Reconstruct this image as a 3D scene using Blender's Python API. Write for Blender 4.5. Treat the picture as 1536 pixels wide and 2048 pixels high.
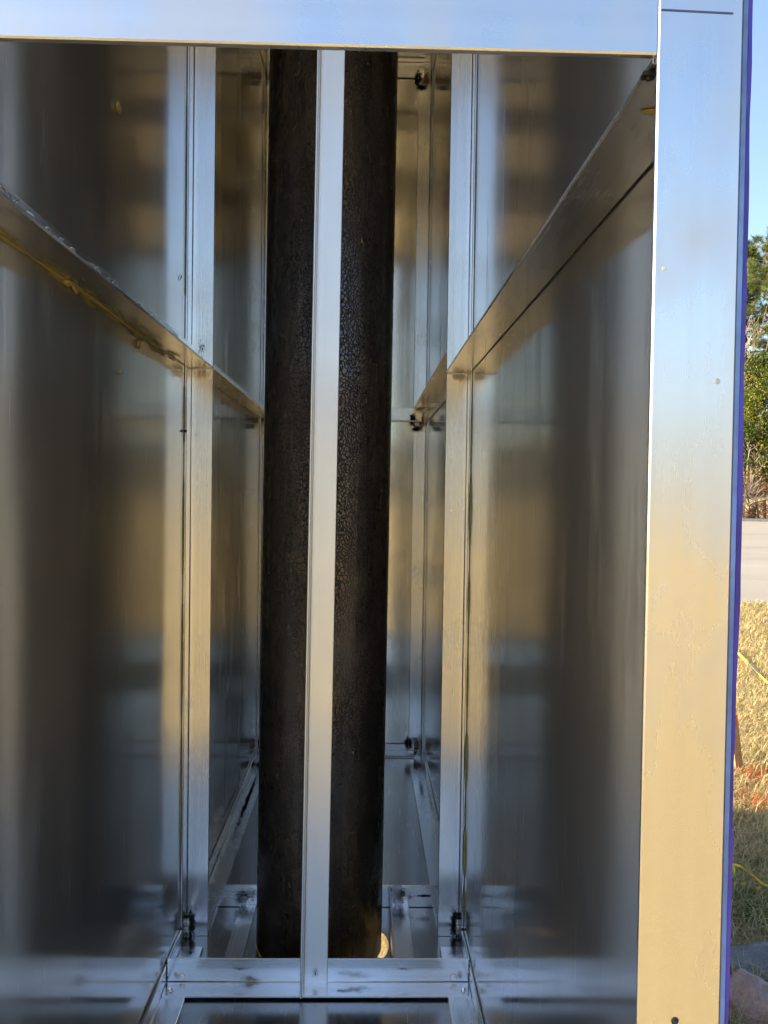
import bpy, math, random
import numpy as np
from mathutils import Vector, Matrix

for o in list(bpy.data.objects):
    bpy.data.objects.remove(o)
sc = bpy.context.scene
C = sc.collection

# ------------------------------------------------------------------ camera
CAM = Vector((0.0802, -0.5001, 0.9400))
YAW, PITCH, ROLL, FPX = 0.02286, -0.02280, 0.01409, 1647.8
fwd = Vector((math.sin(YAW)*math.cos(PITCH), math.cos(YAW)*math.cos(PITCH), math.sin(PITCH)))
rgt = Vector((math.cos(YAW), -math.sin(YAW), 0))
upv = rgt.cross(fwd)
r2 = rgt*math.cos(ROLL) + upv*math.sin(ROLL)
u2 = upv*math.cos(ROLL) - rgt*math.sin(ROLL)
cd = bpy.data.cameras.new("camera"); cam = bpy.data.objects.new("camera", cd); C.objects.link(cam)
m = Matrix((r2, u2, -fwd)).transposed().to_4x4(); m.translation = CAM
cam.matrix_world = m
cd.sensor_fit = 'HORIZONTAL'; cd.sensor_width = 36.0; cd.lens = 36.0*FPX/1536.0
cd.clip_start = 0.02; cd.clip_end = 3000
sc.camera = cam

# ------------------------------------------------------------------ world, sun, exposure
SUN_EL = math.radians(25)
SUN_H = math.radians(-0.6)         # sun stands straight to the left of the cabinet
sun_dir = Vector((-math.cos(SUN_H)*math.cos(SUN_EL), -math.sin(SUN_H)*math.cos(SUN_EL), math.sin(SUN_EL)))
wd = bpy.data.worlds.new("World"); sc.world = wd; wd.use_nodes = True
nt = wd.node_tree; nt.nodes.clear()
wo = nt.nodes.new("ShaderNodeOutputWorld"); bg = nt.nodes.new("ShaderNodeBackground")
sky = nt.nodes.new("ShaderNodeTexSky"); sky.sky_type = 'NISHITA'; sky.sun_disc = False
sky.sun_elevation = SUN_EL; sky.sun_rotation = math.atan2(sun_dir.x, sun_dir.y)
sky.altitude = 200; sky.air_density = 1.0; sky.dust_density = 2.6; sky.ozone_density = 1.2
bg.inputs[1].default_value = 0.13
nt.links.new(sky.outputs[0], bg.inputs[0]); nt.links.new(bg.outputs[0], wo.inputs[0])
sl = bpy.data.lights.new("sun", 'SUN'); sun = bpy.data.objects.new("sun", sl); C.objects.link(sun)
sl.energy = 5.0; sl.angle = math.radians(0.53); sl.color = (1.0, 0.86, 0.64)
sun.rotation_euler = (-sun_dir).to_track_quat('-Z', 'Y').to_euler(); sun.location = (-6, -1, 8)
vs = sc.view_settings
vs.view_transform = 'Standard'; vs.look = 'None'; vs.exposure = 1.6; vs.gamma = 1.0; vs.use_curve_mapping = False
sc.cycles.max_bounces = 20; sc.cycles.glossy_bounces = 16; sc.cycles.diffuse_bounces = 4
sc.cycles.transparent_max_bounces = 16; sc.cycles.sample_clamp_indirect = 12.0
sc.cycles.use_denoising = True
sc.cycles.caustics_reflective = True; sc.cycles.blur_glossy = 0.3

rnd = random.Random(7)
nrs = np.random.default_rng(11)

# ------------------------------------------------------------------ materials
class N:
    """small node-graph helper"""
    def __init__(s, name):
        s.m = bpy.data.materials.new(name); s.m.use_nodes = True
        s.t = s.m.node_tree; s.t.nodes.clear()
        s.out = s.t.nodes.new("ShaderNodeOutputMaterial")
        s.p = s.t.nodes.new("ShaderNodeBsdfPrincipled")
        s.t.links.new(s.p.outputs[0], s.out.inputs[0])
        s.tc = s.t.nodes.new("ShaderNodeTexCoord")
    def put(s, sock, v):
        if isinstance(v, bpy.types.NodeSocket): s.t.links.new(v, sock)
        else: sock.default_value = v
    def set(s, **k):
        for a, v in k.items():
            s.put(s.p.inputs[a.replace('_', ' ')], v)
        return s
    def mp(s, scale=(1, 1, 1), loc=(0, 0, 0), src='Object', rot=(0, 0, 0)):
        n = s.t.nodes.new("ShaderNodeMapping"); s.t.links.new(s.tc.outputs[src], n.inputs[0])
        n.inputs['Scale'].default_value = scale; n.inputs['Location'].default_value = loc
        n.inputs['Rotation'].default_value = rot
        return n.outputs[0]
    def noise(s, scale=5, detail=3, rough=.55, vec=None, dist=0):
        n = s.t.nodes.new("ShaderNodeTexNoise")
        s.put(n.inputs['Vector'], vec if vec else s.tc.outputs['Object'])
        n.inputs['Scale'].default_value = scale; n.inputs['Detail'].default_value = detail
        n.inputs['Roughness'].default_value = rough; n.inputs['Distortion'].default_value = dist
        return n.outputs[0]
    def vor(s, scale=5, feature='F1', vec=None, out='Distance'):
        n = s.t.nodes.new("ShaderNodeTexVoronoi"); n.feature = feature
        s.put(n.inputs['Vector'], vec if vec else s.tc.outputs['Object'])
        n.inputs['Scale'].default_value = scale
        return n.outputs[out]
    def ramp(s, v, *stops, interp='LINEAR'):
        n = s.t.nodes.new("ShaderNodeValToRGB"); s.put(n.inputs[0], v); e = n.color_ramp.elements
        n.color_ramp.interpolation = interp
        while len(e) < len(stops): e.new(0.5)
        for el, (pos, c) in zip(e, stops):
            el.position = pos
            el.color = (c, c, c, 1) if isinstance(c, (int, float)) else (*c, 1)
        return n.outputs[0]
    def rng(s, v, a, b, c, d):
        n = s.t.nodes.new("ShaderNodeMapRange"); s.put(n.inputs[0], v)
        for i, q in enumerate((a, b, c, d)): n.inputs[i+1].default_value = q
        return n.outputs[0]
    def math(s, op, a, b=0.0):
        n = s.t.nodes.new("ShaderNodeMath"); n.operation = op
        s.put(n.inputs[0], a); s.put(n.inputs[1], b); return n.outputs[0]
    def mix(s, f, a, b, mode='MIX'):
        n = s.t.nodes.new("ShaderNodeMix"); n.data_type = 'RGBA'; n.blend_type = mode
        s.put(n.inputs[0], f)
        for i, v in ((6, a), (7, b)):
            s.put(n.inputs[i], (*v, 1) if isinstance(v, tuple) and len(v) == 3 else v)
        return n.outputs[2]
    def bump(s, h, strength=1.0, dist=0.001, prev=None):
        n = s.t.nodes.new("ShaderNodeBump"); s.put(n.inputs['Height'], h)
        n.inputs['Strength'].default_value = strength; n.inputs['Distance'].default_value = dist
        if prev: s.t.links.new(prev, n.inputs['Normal'])
        return n.outputs[0]

def sc3(axis, long, cross):
    return tuple(long if 'xyz'[i] == axis else cross for i in range(3))

def mat_sheet(name, axis, seed=0.0, base=(.705, .695, .668), r0=.085, r1=.135, haze=.28):
    n = N(name)
    st = n.noise(1, 4, .6, n.mp(sc3(axis, 1.5, 260), (seed, seed*2, seed*3)))
    wide = n.noise(1, 3, .5, n.mp(sc3(axis, .35, 9), (seed*2, seed, seed)))
    smear = n.noise(3.0, 4, .6, n.mp((1, 1, 1), (seed*5, 3, seed)))
    rough = n.math('ADD', n.rng(st, .3, .7, r0, r1), n.rng(smear, .52, .8, 0, .05))
    col = n.mix(n.rng(wide, .3, .7, 0, 1), tuple(c*.93 for c in base), tuple(min(1, c*1.05) for c in base))
    scr = n.noise(1, 3, .7, n.mp(sc3(axis, 5, 700), (seed, 7, seed)))
    hand = n.noise(1, 4, .65, n.mp(sc3(axis, 2.2, 11), (seed*4, 2, seed)))
    rough = n.math('ADD', rough, n.rng(hand, .55, .74, 0, .10))
    rough = n.math('ADD', rough, n.rng(scr, .65, .74, 0, .2))
    col = n.mix(n.rng(scr, .66, .74, 0, .3), col, (.93, .93, .92))
    b1 = n.bump(n.noise(2.1, 2, .45, n.mp((1, 1, .7), (seed, 1, seed))), 1.0, .0028)
    b2 = n.bump(st, .2, .00003, b1)
    n.set(Base_Color=col, Metallic=1.0, Roughness=rough, Normal=b2, Anisotropic=.35)
    tg = n.t.nodes.new("ShaderNodeTangent"); tg.direction_type = 'RADIAL'; tg.axis = 'Z'
    n.t.links.new(tg.outputs[0], n.p.inputs['Tangent'])
    p2 = n.t.nodes.new("ShaderNodeBsdfPrincipled"); p2.inputs['Metallic'].default_value = 1; p2.inputs['Roughness'].default_value = .5
    n.t.links.new(col, p2.inputs['Base Color'])
    mx = n.t.nodes.new("ShaderNodeMixShader"); mx.inputs[0].default_value = haze
    n.t.links.new(n.p.outputs[0], mx.inputs[1]); n.t.links.new(p2.outputs[0], mx.inputs[2]); n.t.links.new(mx.outputs[0], n.out.inputs[0])
    return n.m

def mat_angle(name, axis, base=(.80, .805, .82), r0=.14, r1=.24, seed=0.0, blot=0.0):
    n = N(name)
    st = n.noise(1, 3, .55, n.mp(sc3(axis, .9, 330), (seed, seed, seed)))
    band = n.noise(1, 2, .5, n.mp(sc3(axis, .3, 60), (seed+4, seed, seed)))
    smear = n.noise(9.0, 2, .5, n.mp((1, 1, 1), (seed*3, 5, seed)))
    rough = n.math('ADD', n.rng(st, .3, .7, r0, r1), n.rng(smear, .5, .78, 0, .07))
    dirt = n.rng(n.noise(22, 6, .7, n.mp((1, 1, 1), (1, seed, 2))), .62, .8, 0, .22)
    col = n.mix(n.rng(band, .3, .7, 0, 1), tuple(c*.93 for c in base), base)
    col = n.mix(dirt, col, tuple(c*.72 for c in base))
    if blot:
        bl = n.noise(13, 3, .55, n.mp((1, 1, .55), (seed, 2, seed*2)))
        rough = n.math('ADD', rough, n.rng(bl, .42, .70, 0, .14*blot))
        col = n.mix(n.rng(bl, .44, .68, 0, .26*blot), col, (.60, .60, .61))
    b1 = n.bump(n.noise(5, 2, .5), 1.0, .0006)
    b2 = b1
    n.set(Base_Color=col, Metallic=1.0, Roughness=rough, Normal=b2)
    return n.m

def mat_plain(name, col, rough=.6, metal=0.0, var=.25, scale=30, bump=0.0, spec=.5):
    n = N(name)
    v = n.noise(scale, 4, .6)
    c = n.mix(n.rng(v, .3, .7, 0, 1), tuple(x*(1-var) for x in col), tuple(min(1, x*(1+var)) for x in col))
    n.set(Base_Color=c, Roughness=rough, Metallic=metal)
    n.p.inputs['Specular IOR Level'].default_value = spec
    if bump: n.set(Normal=n.bump(v, 1.0, bump))
    return n.m

M = {}
M['sheet_side'] = mat_sheet('brushed_aluminium_side', 'z', 1.3)
M['sheet_side2'] = mat_sheet('brushed_aluminium_side_right', 'z', 4.7)
M['sheet_back'] = mat_sheet('brushed_aluminium_back', 'z', 2.1, base=(.76, .74, .68), haze=.05)
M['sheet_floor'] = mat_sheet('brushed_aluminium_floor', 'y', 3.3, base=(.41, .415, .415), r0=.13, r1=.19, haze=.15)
M['sheet_top'] = mat_sheet('brushed_aluminium_ceiling', 'y', 5.9, base=(.66, .65, .61), r0=.08, r1=.13, haze=.08)
for a in 'xyz':
    M['ang_'+a] = mat_angle('mill_aluminium_'+a, a, seed={'x': 1., 'y': 2.5, 'z': 6.1}[a], blot=.45)
M['ang_front'] = mat_angle('mill_aluminium_front', 'z', r0=.21, r1=.25, seed=8.2, blot=1.7)
M['ang_header'] = mat_angle('mill_aluminium_header', 'x', r0=.21, r1=.25, seed=9.4, blot=1.7)
def mat_strip():
    n = N('sanded_aluminium')
    g = n.noise(900, 2, .6); w = n.noise(9, 5, .65, n.mp((1, 1, .5)))
    n.set(Base_Color=n.mix(n.rng(w, .3, .7, 0, 1), (.90, .93, .97), (.96, .98, 1.0)), Metallic=.95,
          Roughness=n.rng(w, .3, .7, .36, .46), Normal=n.bump(g, .35, .0002))
    return n.m
M['strip'] = mat_strip()
M['film'] = mat_plain('purple_blue_film', (.045, .035, .33), .28, var=.45, scale=11)
M['film_light'] = mat_plain('pale_blue_film', (.11, .20, .46), .25, var=.45, scale=16)
M['zinc'] = mat_plain('zinc_plate', (.90, .91, .90), .22, .8, .05)
M['foam'] = mat_plain('yellow_sealant', (.36, .30, .10), .45, var=.35, scale=60, bump=.002)
M['foam_dull'] = mat_plain('olive_sealant', (.27, .25, .09), .5, var=.3, scale=60)
M['weld'] = mat_plain('weld_metal', (.72, .72, .72), .35, .45, .25, 300)
M['spatter'] = mat_plain('spatter', (.02, .02, .022), .7)
M['curl'] = mat_plain('aluminium_shaving', (.85, .86, .88), .3, 1.0, .1)
M['marker'] = mat_plain('marker_ink', (.07, .09, .2), .6)
M['black'] = mat_plain('black_steel', (.012, .012, .015), .45)

def mat_soot(name, col, thr=.55, noise_scale=90, soft=.35, rough=.85, stretch=(1, 1, 1), amax=1.0):
    n = N(name)
    g = n.t.nodes.new("ShaderNodeTexGradient"); g.gradient_type = 'SPHERICAL'
    n.t.links.new(n.tc.outputs['UV'], g.inputs[0])
    nz = n.noise(noise_scale, 5, .7, n.mp(stretch))
    s = n.math('ADD', g.outputs[0], n.rng(nz, .25, .75, -.6, .6))
    n.set(Base_Color=(*col, 1), Roughness=rough, Alpha=n.rng(s, thr-soft, thr+soft, 0, amax))
    return n.m
M['soot'] = mat_soot('weld_soot', (.008, .008, .009), .30, 240, .09)
M['heat'] = mat_soot('heat_tint', (.34, .17, .06), .85, 60, .55, .35)
M['heat2'] = mat_soot('burnt_heat_tint', (.26, .12, .04), .45, 90, .4, .4)
M['speck'] = mat_soot('soot_specks', (.012, .012, .012), .62, 150, .05)
M['dust'] = mat_soot('spatter_dust', (.02, .02, .02), .93, 420, .08)

def mat_pipe():
    n = N('mill_scale_steel')
    big = n.noise(2.2, 4, .6, n.mp((1, 1, .45)))
    bands = n.noise(1, 4, .65, n.mp((14, 14, .8), (2, 5, 1)))
    mid = n.noise(26, 5, .65, n.mp((1, 1, .45)))
    base = n.mix(n.rng(big, .38, .62, 0, 1), (.125, .122, .128), (.25, .19, .135))
    base = n.mix(n.rng(bands, .42, .62, 0, .85), base, (.06, .054, .052))
    base = n.mix(n.rng(mid, .5, .75, 0, .45), base, (.25, .20, .15))
    # crazed scale: fine cells, only where the scale has lifted
    wv = n.t.nodes.new("ShaderNodeVectorMath"); wv.operation = 'ADD'
    n.t.links.new(n.mp((1, 1, .8)), wv.inputs[0])
    sc_ = n.t.nodes.new("ShaderNodeVectorMath"); sc_.operation = 'SCALE'; sc_.inputs['Scale'].default_value = .014
    nz = n.t.nodes.new("ShaderNodeTexNoise"); nz.inputs['Scale'].default_value = 75; nz.inputs['Detail'].default_value = 3
    n.t.links.new(n.tc.outputs['Object'], nz.inputs['Vector'])
    n.t.links.new(nz.outputs['Color'], sc_.inputs[0]); n.t.links.new(sc_.outputs[0], wv.inputs[1])
    ve = n.vor(150, 'DISTANCE_TO_EDGE', wv.outputs[0])
    crack = n.rng(ve, .0, .13, 0, 1)
    reg = n.rng(n.noise(3.5, 4, .6, n.mp((1, 1, .6), (7, 1, 3))), .36, .53, .2, 1)
    base = n.mix(n.math('MULTIPLY', n.math('SUBTRACT', 1.0, crack), n.rng(reg, 0, 1, .1, .9)), base, (.012, .010, .008))
    fl = n.noise(62, 3, .6, n.mp((1, 1, .5), (3, 1, 2)))
    base = n.mix(n.rng(fl, .73, .755, 0, 1), base, (.50, .32, .11))
    scr = n.noise(1, 4, .7, n.mp((380, 380, 7)))
    base = n.mix(n.rng(scr, .69, .78, 0, .55), base, (.42, .40, .38))
    rough = n.math('ADD', n.rng(mid, .3, .7, .17, .27), n.rng(bands, .4, .7, 0, .12))
    bh = n.math('MULTIPLY', crack, n.rng(reg, 0, 1, .25, 1))
    b = n.bump(bh, .7, .0011)
    b = n.bump(mid, .22, .0005, b)
    n.set(Base_Color=base, Roughness=rough, Metallic=.9, Normal=b)
    n.p.inputs['Specular IOR Level'].default_value = .7
    return n.m
M['pipe'] = mat_pipe()

def mat_vcol(name, rough=.8, trans=0.0, spec=.3):
    n = N(name)
    a = n.t.nodes.new("ShaderNodeAttribute"); a.attribute_name = 'Col'
    n.set(Base_Color=a.outputs['Color'], Roughness=rough)
    n.p.inputs['Specular IOR Level'].default_value = spec
    if trans:
        n.t.nodes.remove(n.p)
        d = n.t.nodes.new("ShaderNodeBsdfDiffuse"); t = n.t.nodes.new("ShaderNodeBsdfTranslucent")
        mx = n.t.nodes.new("ShaderNodeMixShader"); mx.inputs[0].default_value = trans
        n.t.links.new(a.outputs['Color'], d.inputs[0]); n.t.links.new(a.outputs['Color'], t.inputs[0])
        n.t.links.new(d.outputs[0], mx.inputs[1]); n.t.links.new(t.outputs[0], mx.inputs[2])
        n.t.links.new(mx.outputs[0], n.out.inputs[0])
    return n.m
M['blade'] = mat_vcol('dry_grass_blades', .7, .42)
M['leaf'] = mat_vcol('foliage', .6, .3)
M['bark'] = mat_plain('bark', (.13, .10, .075), .9, var=.4, scale=8, bump=.01)
M['bare_bark'] = mat_plain('pale_bark', (.34, .28, .21), .9, var=.35, scale=8)

def mat_ground():
    n = N('dormant_lawn')
    a = n.noise(.35, 4, .6); b = n.noise(6, 5, .7); c = n.noise(90, 4, .7)
    col = n.mix(n.rng(a, .35, .65, 0, 1), (.42, .31, .14), (.50, .38, .185))
    col = n.mix(n.rng(b, .45, .75, 0, .7), col, (.27, .20, .09))
    col = n.mix(n.rng(c, .35, .7, 0, .8), col, (.50, .38, .19))
    col = n.mix(n.rng(n.noise(.9, 3, .6, n.mp((1, 1, 1), (9, 2, 0))), .64, .74, 0, .25), col, (.16, .17, .06))
    n.set(Base_Color=col, Roughness=.95, Normal=n.bump(c, 1.0, .02))
    n.p.inputs['Specular IOR Level'].default_value = .1
    return n.m
M['ground'] = mat_ground()
def mat_road():
    n = N('bleached_asphalt')
    a = n.noise(.4, 4, .6, n.mp((.3, 1, 1))); c = n.noise(70, 4, .8)
    col = n.mix(n.rng(a, .3, .7, 0, 1), (.25, .22, .175), (.34, .305, .25))
    col = n.mix(n.rng(c, .4, .75, 0, .8), col, (.16, .15, .14))
    n.set(Base_Color=col, Roughness=.9, Normal=n.bump(c, .8, .006))
    return n.m
M['road'] = mat_road()
M['kerb'] = mat_plain('concrete', (.42, .40, .36), .9, var=.2, scale=6)
M['tar'] = mat_plain('tar', (.13, .12, .11), .85)
M['litter'] = mat_plain('leaf_litter', (.30, .17, .075), .95, var=.6, scale=14, bump=.02)

# ------------------------------------------------------------------ mesh helpers
def link_mesh(name, verts, faces, mat, parent=None, smooth=False, off=(0, 0, 0)):
    me = bpy.data.meshes.new(name)
    ox, oy, oz = off
    me.from_pydata([(v[0]-ox, v[1]-oy, v[2]-oz) for v in verts], [], faces)
    me.update()
    if mat: me.materials.append(mat)
    if smooth:
        me.polygons.foreach_set('use_smooth', [True]*len(me.polygons))
    o = bpy.data.objects.new(name, me); C.objects.link(o)
    if parent: o.parent = parent
    return o

def tag(o, label=None, cat=None, group=None, kind=None):
    for k, v in (('label', label), ('category', cat), ('group', group), ('kind', kind)):
        if v: o[k] = v
    return o

def thing(name, loc, label, cat, group=None):
    o = bpy.data.objects.new(name, None); C.objects.link(o); o.location = loc
    o.empty_display_size = .1
    return tag(o, label, cat, group)

BOXF = [(0, 3, 2, 1), (4, 5, 6, 7), (0, 1, 5, 4), (1, 2, 6, 5), (2, 3, 7, 6), (3, 0, 4, 7)]
def box_vf(a, b):
    (x0, y0, z0), (x1, y1, z1) = a, b
    return [(x0, y0, z0), (x1, y0, z0), (x1, y1, z0), (x0, y1, z0), (x0, y0, z1), (x1, y0, z1), (x1, y1, z1), (x0, y1, z1)], BOXF

def tube_vf(pts, radii, seg=6, cap=True):
    V, Fc = [], []
    pts = [Vector(p) for p in pts]
    prev = None
    for i, p in enumerate(pts):
        d = (pts[min(i+1, len(pts)-1)] - pts[max(i-1, 0)]).normalized()
        if prev is None:
            a = d.orthogonal().normalized()
        else:
            a = (prev - d*prev.dot(d)).normalized()
        prev = a; b = d.cross(a)
        for k in range(seg):
            t = 2*math.pi*k/seg
            q = p + (a*math.cos(t) + b*math.sin(t))*radii[i]
            V.append(tuple(q))
    for i in range(len(pts)-1):
        for k in range(seg):
            k2 = (k+1) % seg
            Fc.append((i*seg+k, i*seg+k2, (i+1)*seg+k2, (i+1)*seg+k))
    if cap:
        Fc.append(tuple(range(seg))[::-1]); Fc.append(tuple(range((len(pts)-1)*seg, len(pts)*seg)))
    return V, Fc

def join_vf(parts):
    V, Fc = [], []
    for v, f in parts:
        k = len(V); V += list(v); Fc += [tuple(i+k for i in q) for q in f]
    return V, Fc

# ------------------------------------------------------------------ cabinet
W, T, F = .3048, .0045, .0508
Z0, H = -.040, 2.515
MY, BY, S, HB, YC, YR = 1.300, 2.5442, 1.2041, 1.2077, 1.1155, 1.4275
GZ = -.26
G = .0007                                     # assembly gap between touching pieces
ROOT = Vector((0, BY/2, Z0-.003))
cab = thing('sign_cabinet', ROOT, 'tall open-ended brushed aluminium cabinet with a bare angle frame inside', 'cabinet')

def part(name, vf, mat, parent=cab, smooth=False, label=None):
    o = link_mesh(name, vf[0], vf[1], mat, parent, smooth, ROOT)
    if label: o['label'] = label
    return o

def angle(name, p0, p1, a, b, la=F, lb=F, mat=None, t=T, label=None, r=.0016):
    """an L profile: outer corner on the line p0-p1, legs along a and b"""
    a, b = Vector(a).normalized(), Vector(b).normalized(); p0, p1 = Vector(p0), Vector(p1)
    e = .0010
    prof = [(0, 0), (la-e, 0), (la, e), (la, t-e), (la-e, t)]
    n = 5
    cx, cy = t+r, t+r
    for i in range(n+1):
        q = -math.pi/2 - (math.pi/2)*i/n
        prof.append((cx+r*math.cos(q), cy+r*math.sin(q)))
    prof += [(t, lb-e), (t-e, lb), (e, lb), (0, lb-e)]
    k = len(prof)
    V = [tuple(p + a*u + b*v) for p in (p0, p1) for u, v in prof]
    Fc = [(i, (i+1) % k, k+(i+1) % k, k+i) for i in range(k)]
    Fc += [tuple(range(k))[::-1], tuple(range(k, 2*k))]
    if a.cross(b).dot(p1-p0) < 0: Fc = [f[::-1] for f in Fc]
    o = part(name, (V, Fc), mat, label=label)
    for f in o.data.polygons[5:5+n]: f.use_smooth = True
    return o

# sheets
def grid_box(a, b):
    return box_vf(a, b)
side = {}
for s, mk in ((-1, 'sheet_side'), (1, 'sheet_side2')):
    xa, xb = sorted((s*W, s*(W+.003)))
    sp = part('side_panel', box_vf((xa, .0012, Z0-.003), (xb, BY+.003, H+.003)), M[mk])
    fa, fb = sorted((s*(W+.0031), s*(W+.0058)))
    fv, ff = [], []; fq = random.Random(5+s); nz_ = 150; ph_ = [fq.uniform(0, 6.3) for _ in range(4)]
    for i_ in range(nz_+1):
        zz = Z0-.003+(H+.0055-Z0)*i_/nz_
        wv_ = .0003*math.sin(zz*9+ph_[0])+.0003*math.sin(zz*31+ph_[1])+.0002*math.sin(zz*77+ph_[2])+fq.uniform(-.0001, .0001)
        yf = -.0003+.0007*math.sin(zz*17+ph_[3])+fq.uniform(-.0004, .0004)
        xo = s*(W+.0058+wv_)
        fv += [(s*(W+.0031), .0005, zz), (s*(W+.0034), yf, zz), (xo, yf, zz), (s*(W+.0050+wv_*.6), .03, zz), (s*(W+.0050), BY+.0025, zz), (s*(W+.0031), BY+.0025, zz)]
    for i_ in range(nz_):
        for j_ in range(6):
            k_ = (j_+1) % 6; q4 = (i_*6+j_, i_*6+k_, i_*6+6+k_, i_*6+6+j_); ff.append(q4 if s > 0 else q4[::-1])
    part('protective_film', (fv, ff), M['film'], sp,
         label='purple blue protective film on the outside of the panel')
    ea, eb = sorted((s*(W+.0003), s*(W+.0030)))
    part('edge_film', box_vf((ea, -.0002, Z0-.002), (eb, .0010, H+.002)), M['film_light'], sp,
         label='pale blue film edge along the panel')
    side[s] = sp
part('back_panel', box_vf((-W+G, BY, Z0), (W-G, BY+.003, H)), M['sheet_back'])
part('ceiling_panel', box_vf((-W+G, .0012, H), (W-G, BY+.003, H+.003)), M['sheet_top'])
# floor sheet with the pipe opening cut out of it
def ring(z):
    q = random.Random(2); V = []
    n = 48
    for i in range(n):
        t = 2*math.pi*(i+.5)/n; c, sn = math.cos(t), math.sin(t)
        rr = .1370+.0190*max(0, math.cos(t+.35))**6+q.uniform(-.0003, .0003)
        V.append((-.0078+rr*c, 1.285+rr*sn, z))
    return V
nh = 48
V = []; Fc = []
for z in (Z0-.003, Z0):
    V += ring(z) + [(-W+G, .001, z), (W-G, .001, z), (W-G, BY-G, z), (-W+G, BY-G, z)]
k = nh+4
def nearest(i):                                   # which outer corner a hole vertex fans to
    t = 2*math.pi*(i+.5)/nh
    return nh + (2 if t < math.pi/2 else 3 if t < math.pi else 0 if t < 1.5*math.pi else 1)
for i in range(nh):
    j = (i+1) % nh
    a_, b_ = nearest(i), nearest(j)
    for o_, fl in ((0, True), (k, False)):
        fs = [(o_+a_, o_+j, o_+i)] if a_ == b_ else [(o_+a_, o_+b_, o_+j, o_+i)]
        Fc += [f_[::-1] if fl else f_ for f_ in fs]
    Fc.append((i, j, k+j, k+i))
for i in range(4):
    j = (i+1) % 4
    Fc.append((nh+i, nh+j, k+nh+j, k+nh+i))
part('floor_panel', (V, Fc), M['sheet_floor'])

WX = W-G
posts = {}
for s in (-1, 1):
    posts['f', s] = angle('front_post', (s*WX, 0, Z0), (s*WX, 0, H), (-s, 0, 0), (0, 1, 0), mat=M['ang_front'])
    posts['m', s] = angle('middle_post', (s*WX, MY+T, Z0+.0008), (s*WX, MY+T, H-G), (-s, 0, 0), (0, -1, 0), mat=M['ang_z'])
    posts['b', s] = angle('back_post', (s*WX, BY-G, Z0), (s*WX, BY-G, H-G), (-s, 0, 0), (0, -1, 0), mat=M['ang_z'])
    # bottom rails
    posts['bf', s] = angle('bottom_rail', (s*WX, F+.002, Z0+G), (s*WX, MY-F-.001, Z0+G), (-s, 0, 0), (0, 0, 1), F, .0400, M['ang_y'])
    posts['br', s] = angle('bottom_rail', (s*WX, MY+T+.001, Z0+G), (s*WX, BY-F-.001, Z0+G), (-s, 0, 0), (0, 0, 1), F, .0400, M['ang_y'])
    # top rails
    angle('top_rail', (s*WX, F+.002, H-G), (s*WX, BY-F-.001, H-G), (-s, 0, 0), (0, 0, -1), mat=M['ang_y'])
    # middle rails: horizontal leg below, the other leg up the wall
    posts['mf', s] = angle('middle_rail', (s*(W-.0020), .0055, S), (s*(W-.0020), MY-.0008, S), (-s, 0, 0), (0, 0, 1), mat=M['ang_y'])
    if s < 0:
        posts['mr', s] = angle('middle_rail', (s*(W-.0020), MY+T+.001, S), (s*(W-.0020), BY-.006, S), (-s, 0, 0), (0, 0, 1), mat=M['ang_y'])
    else:
        posts['mr', s] = angle('middle_rail', (s*(W-.0020), MY+T+.001, S+F), (s*(W-.0020), BY-.006, S+F), (-s, 0, 0), (0, 0, -1), mat=M['ang_y'])
xi = W-F-.0012
angle('front_crossbar', (-xi, .0006, HB+F), (xi, .0006, HB+F), (0, 0, -1), (0, 1, 0), mat=M['ang_header'], t=.0062)
angle('front_crossbar', (-xi, .0006, H-G), (xi, .0006, H-G), (0, 0, -1), (0, 1, 0), mat=M['ang_header'])
angle('front_crossbar', (-xi, .0006, Z0+G), (xi, .0006, Z0+G), (0, 0, 1), (0, 1, 0), .02, F, mat=M['ang_header'])
xb = W-F-.001
bars = {}
bars['bm'] = angle('back_crossbar', (-xb-.03, BY-T-.002, S), (xb+.03, BY-T-.002, S), (0, 0, 1), (0, -1, 0), F, .012, mat=M['ang_x'])
bars['bb'] = angle('back_crossbar', (-xb-.02, BY-T-.002, Z0+.001), (xb+.02, BY-T-.002, Z0+.001), (0, 0, 1), (0, -1, 0), .049, .012, mat=M['ang_x'])
bars['bt'] = angle('back_crossbar', (-xb-.02, BY-T-.002, H-.001), (xb+.02, BY-T-.002, H-.001), (0, 0, -1), (0, -1, 0), .058, .03, mat=M['ang_x'])
# braces that hold the pipe at the foot
zb = Z0+T+.0012
bx_ = W-.0065
fb = angle('pipe_brace', (-bx_, YC+T, zb-.0012), (bx_, YC+T, zb-.0012), (0, -1, 0), (0, 0, 1), mat=M['ang_x'], label='front foot brace with screws at both ends')
rb = angle('pipe_brace', (-bx_, YR, zb-.004), (bx_, YR, zb-.004), (0, 1, 0), (0, 0, 1), mat=M['ang_x'], label='rear foot brace with burn marks')
angle('short_brace', (-.1640, YC+T+.002, Z0+T+.001), (-.1640, YR-.001, Z0+T+.001), (-1, 0, 0), (0, 0, -1), .038, .045, mat=M['ang_y'])
angle('short_brace', (.1480, YC+T+.002, Z0+.001), (.1480, YR-.001, Z0+.001), (1, 0, 0), (0, 0, 1), .0475, F, mat=M['ang_y'])

for yy, d_ in ((YC, -1), (YR, 1), (2.10, 1)):
    angle('ceiling_brace', (-bx_, yy, H-.001-T), (bx_, yy, H-.001-T), (0, d_, 0), (0, 0, -1), mat=M['ang_x'])

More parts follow.
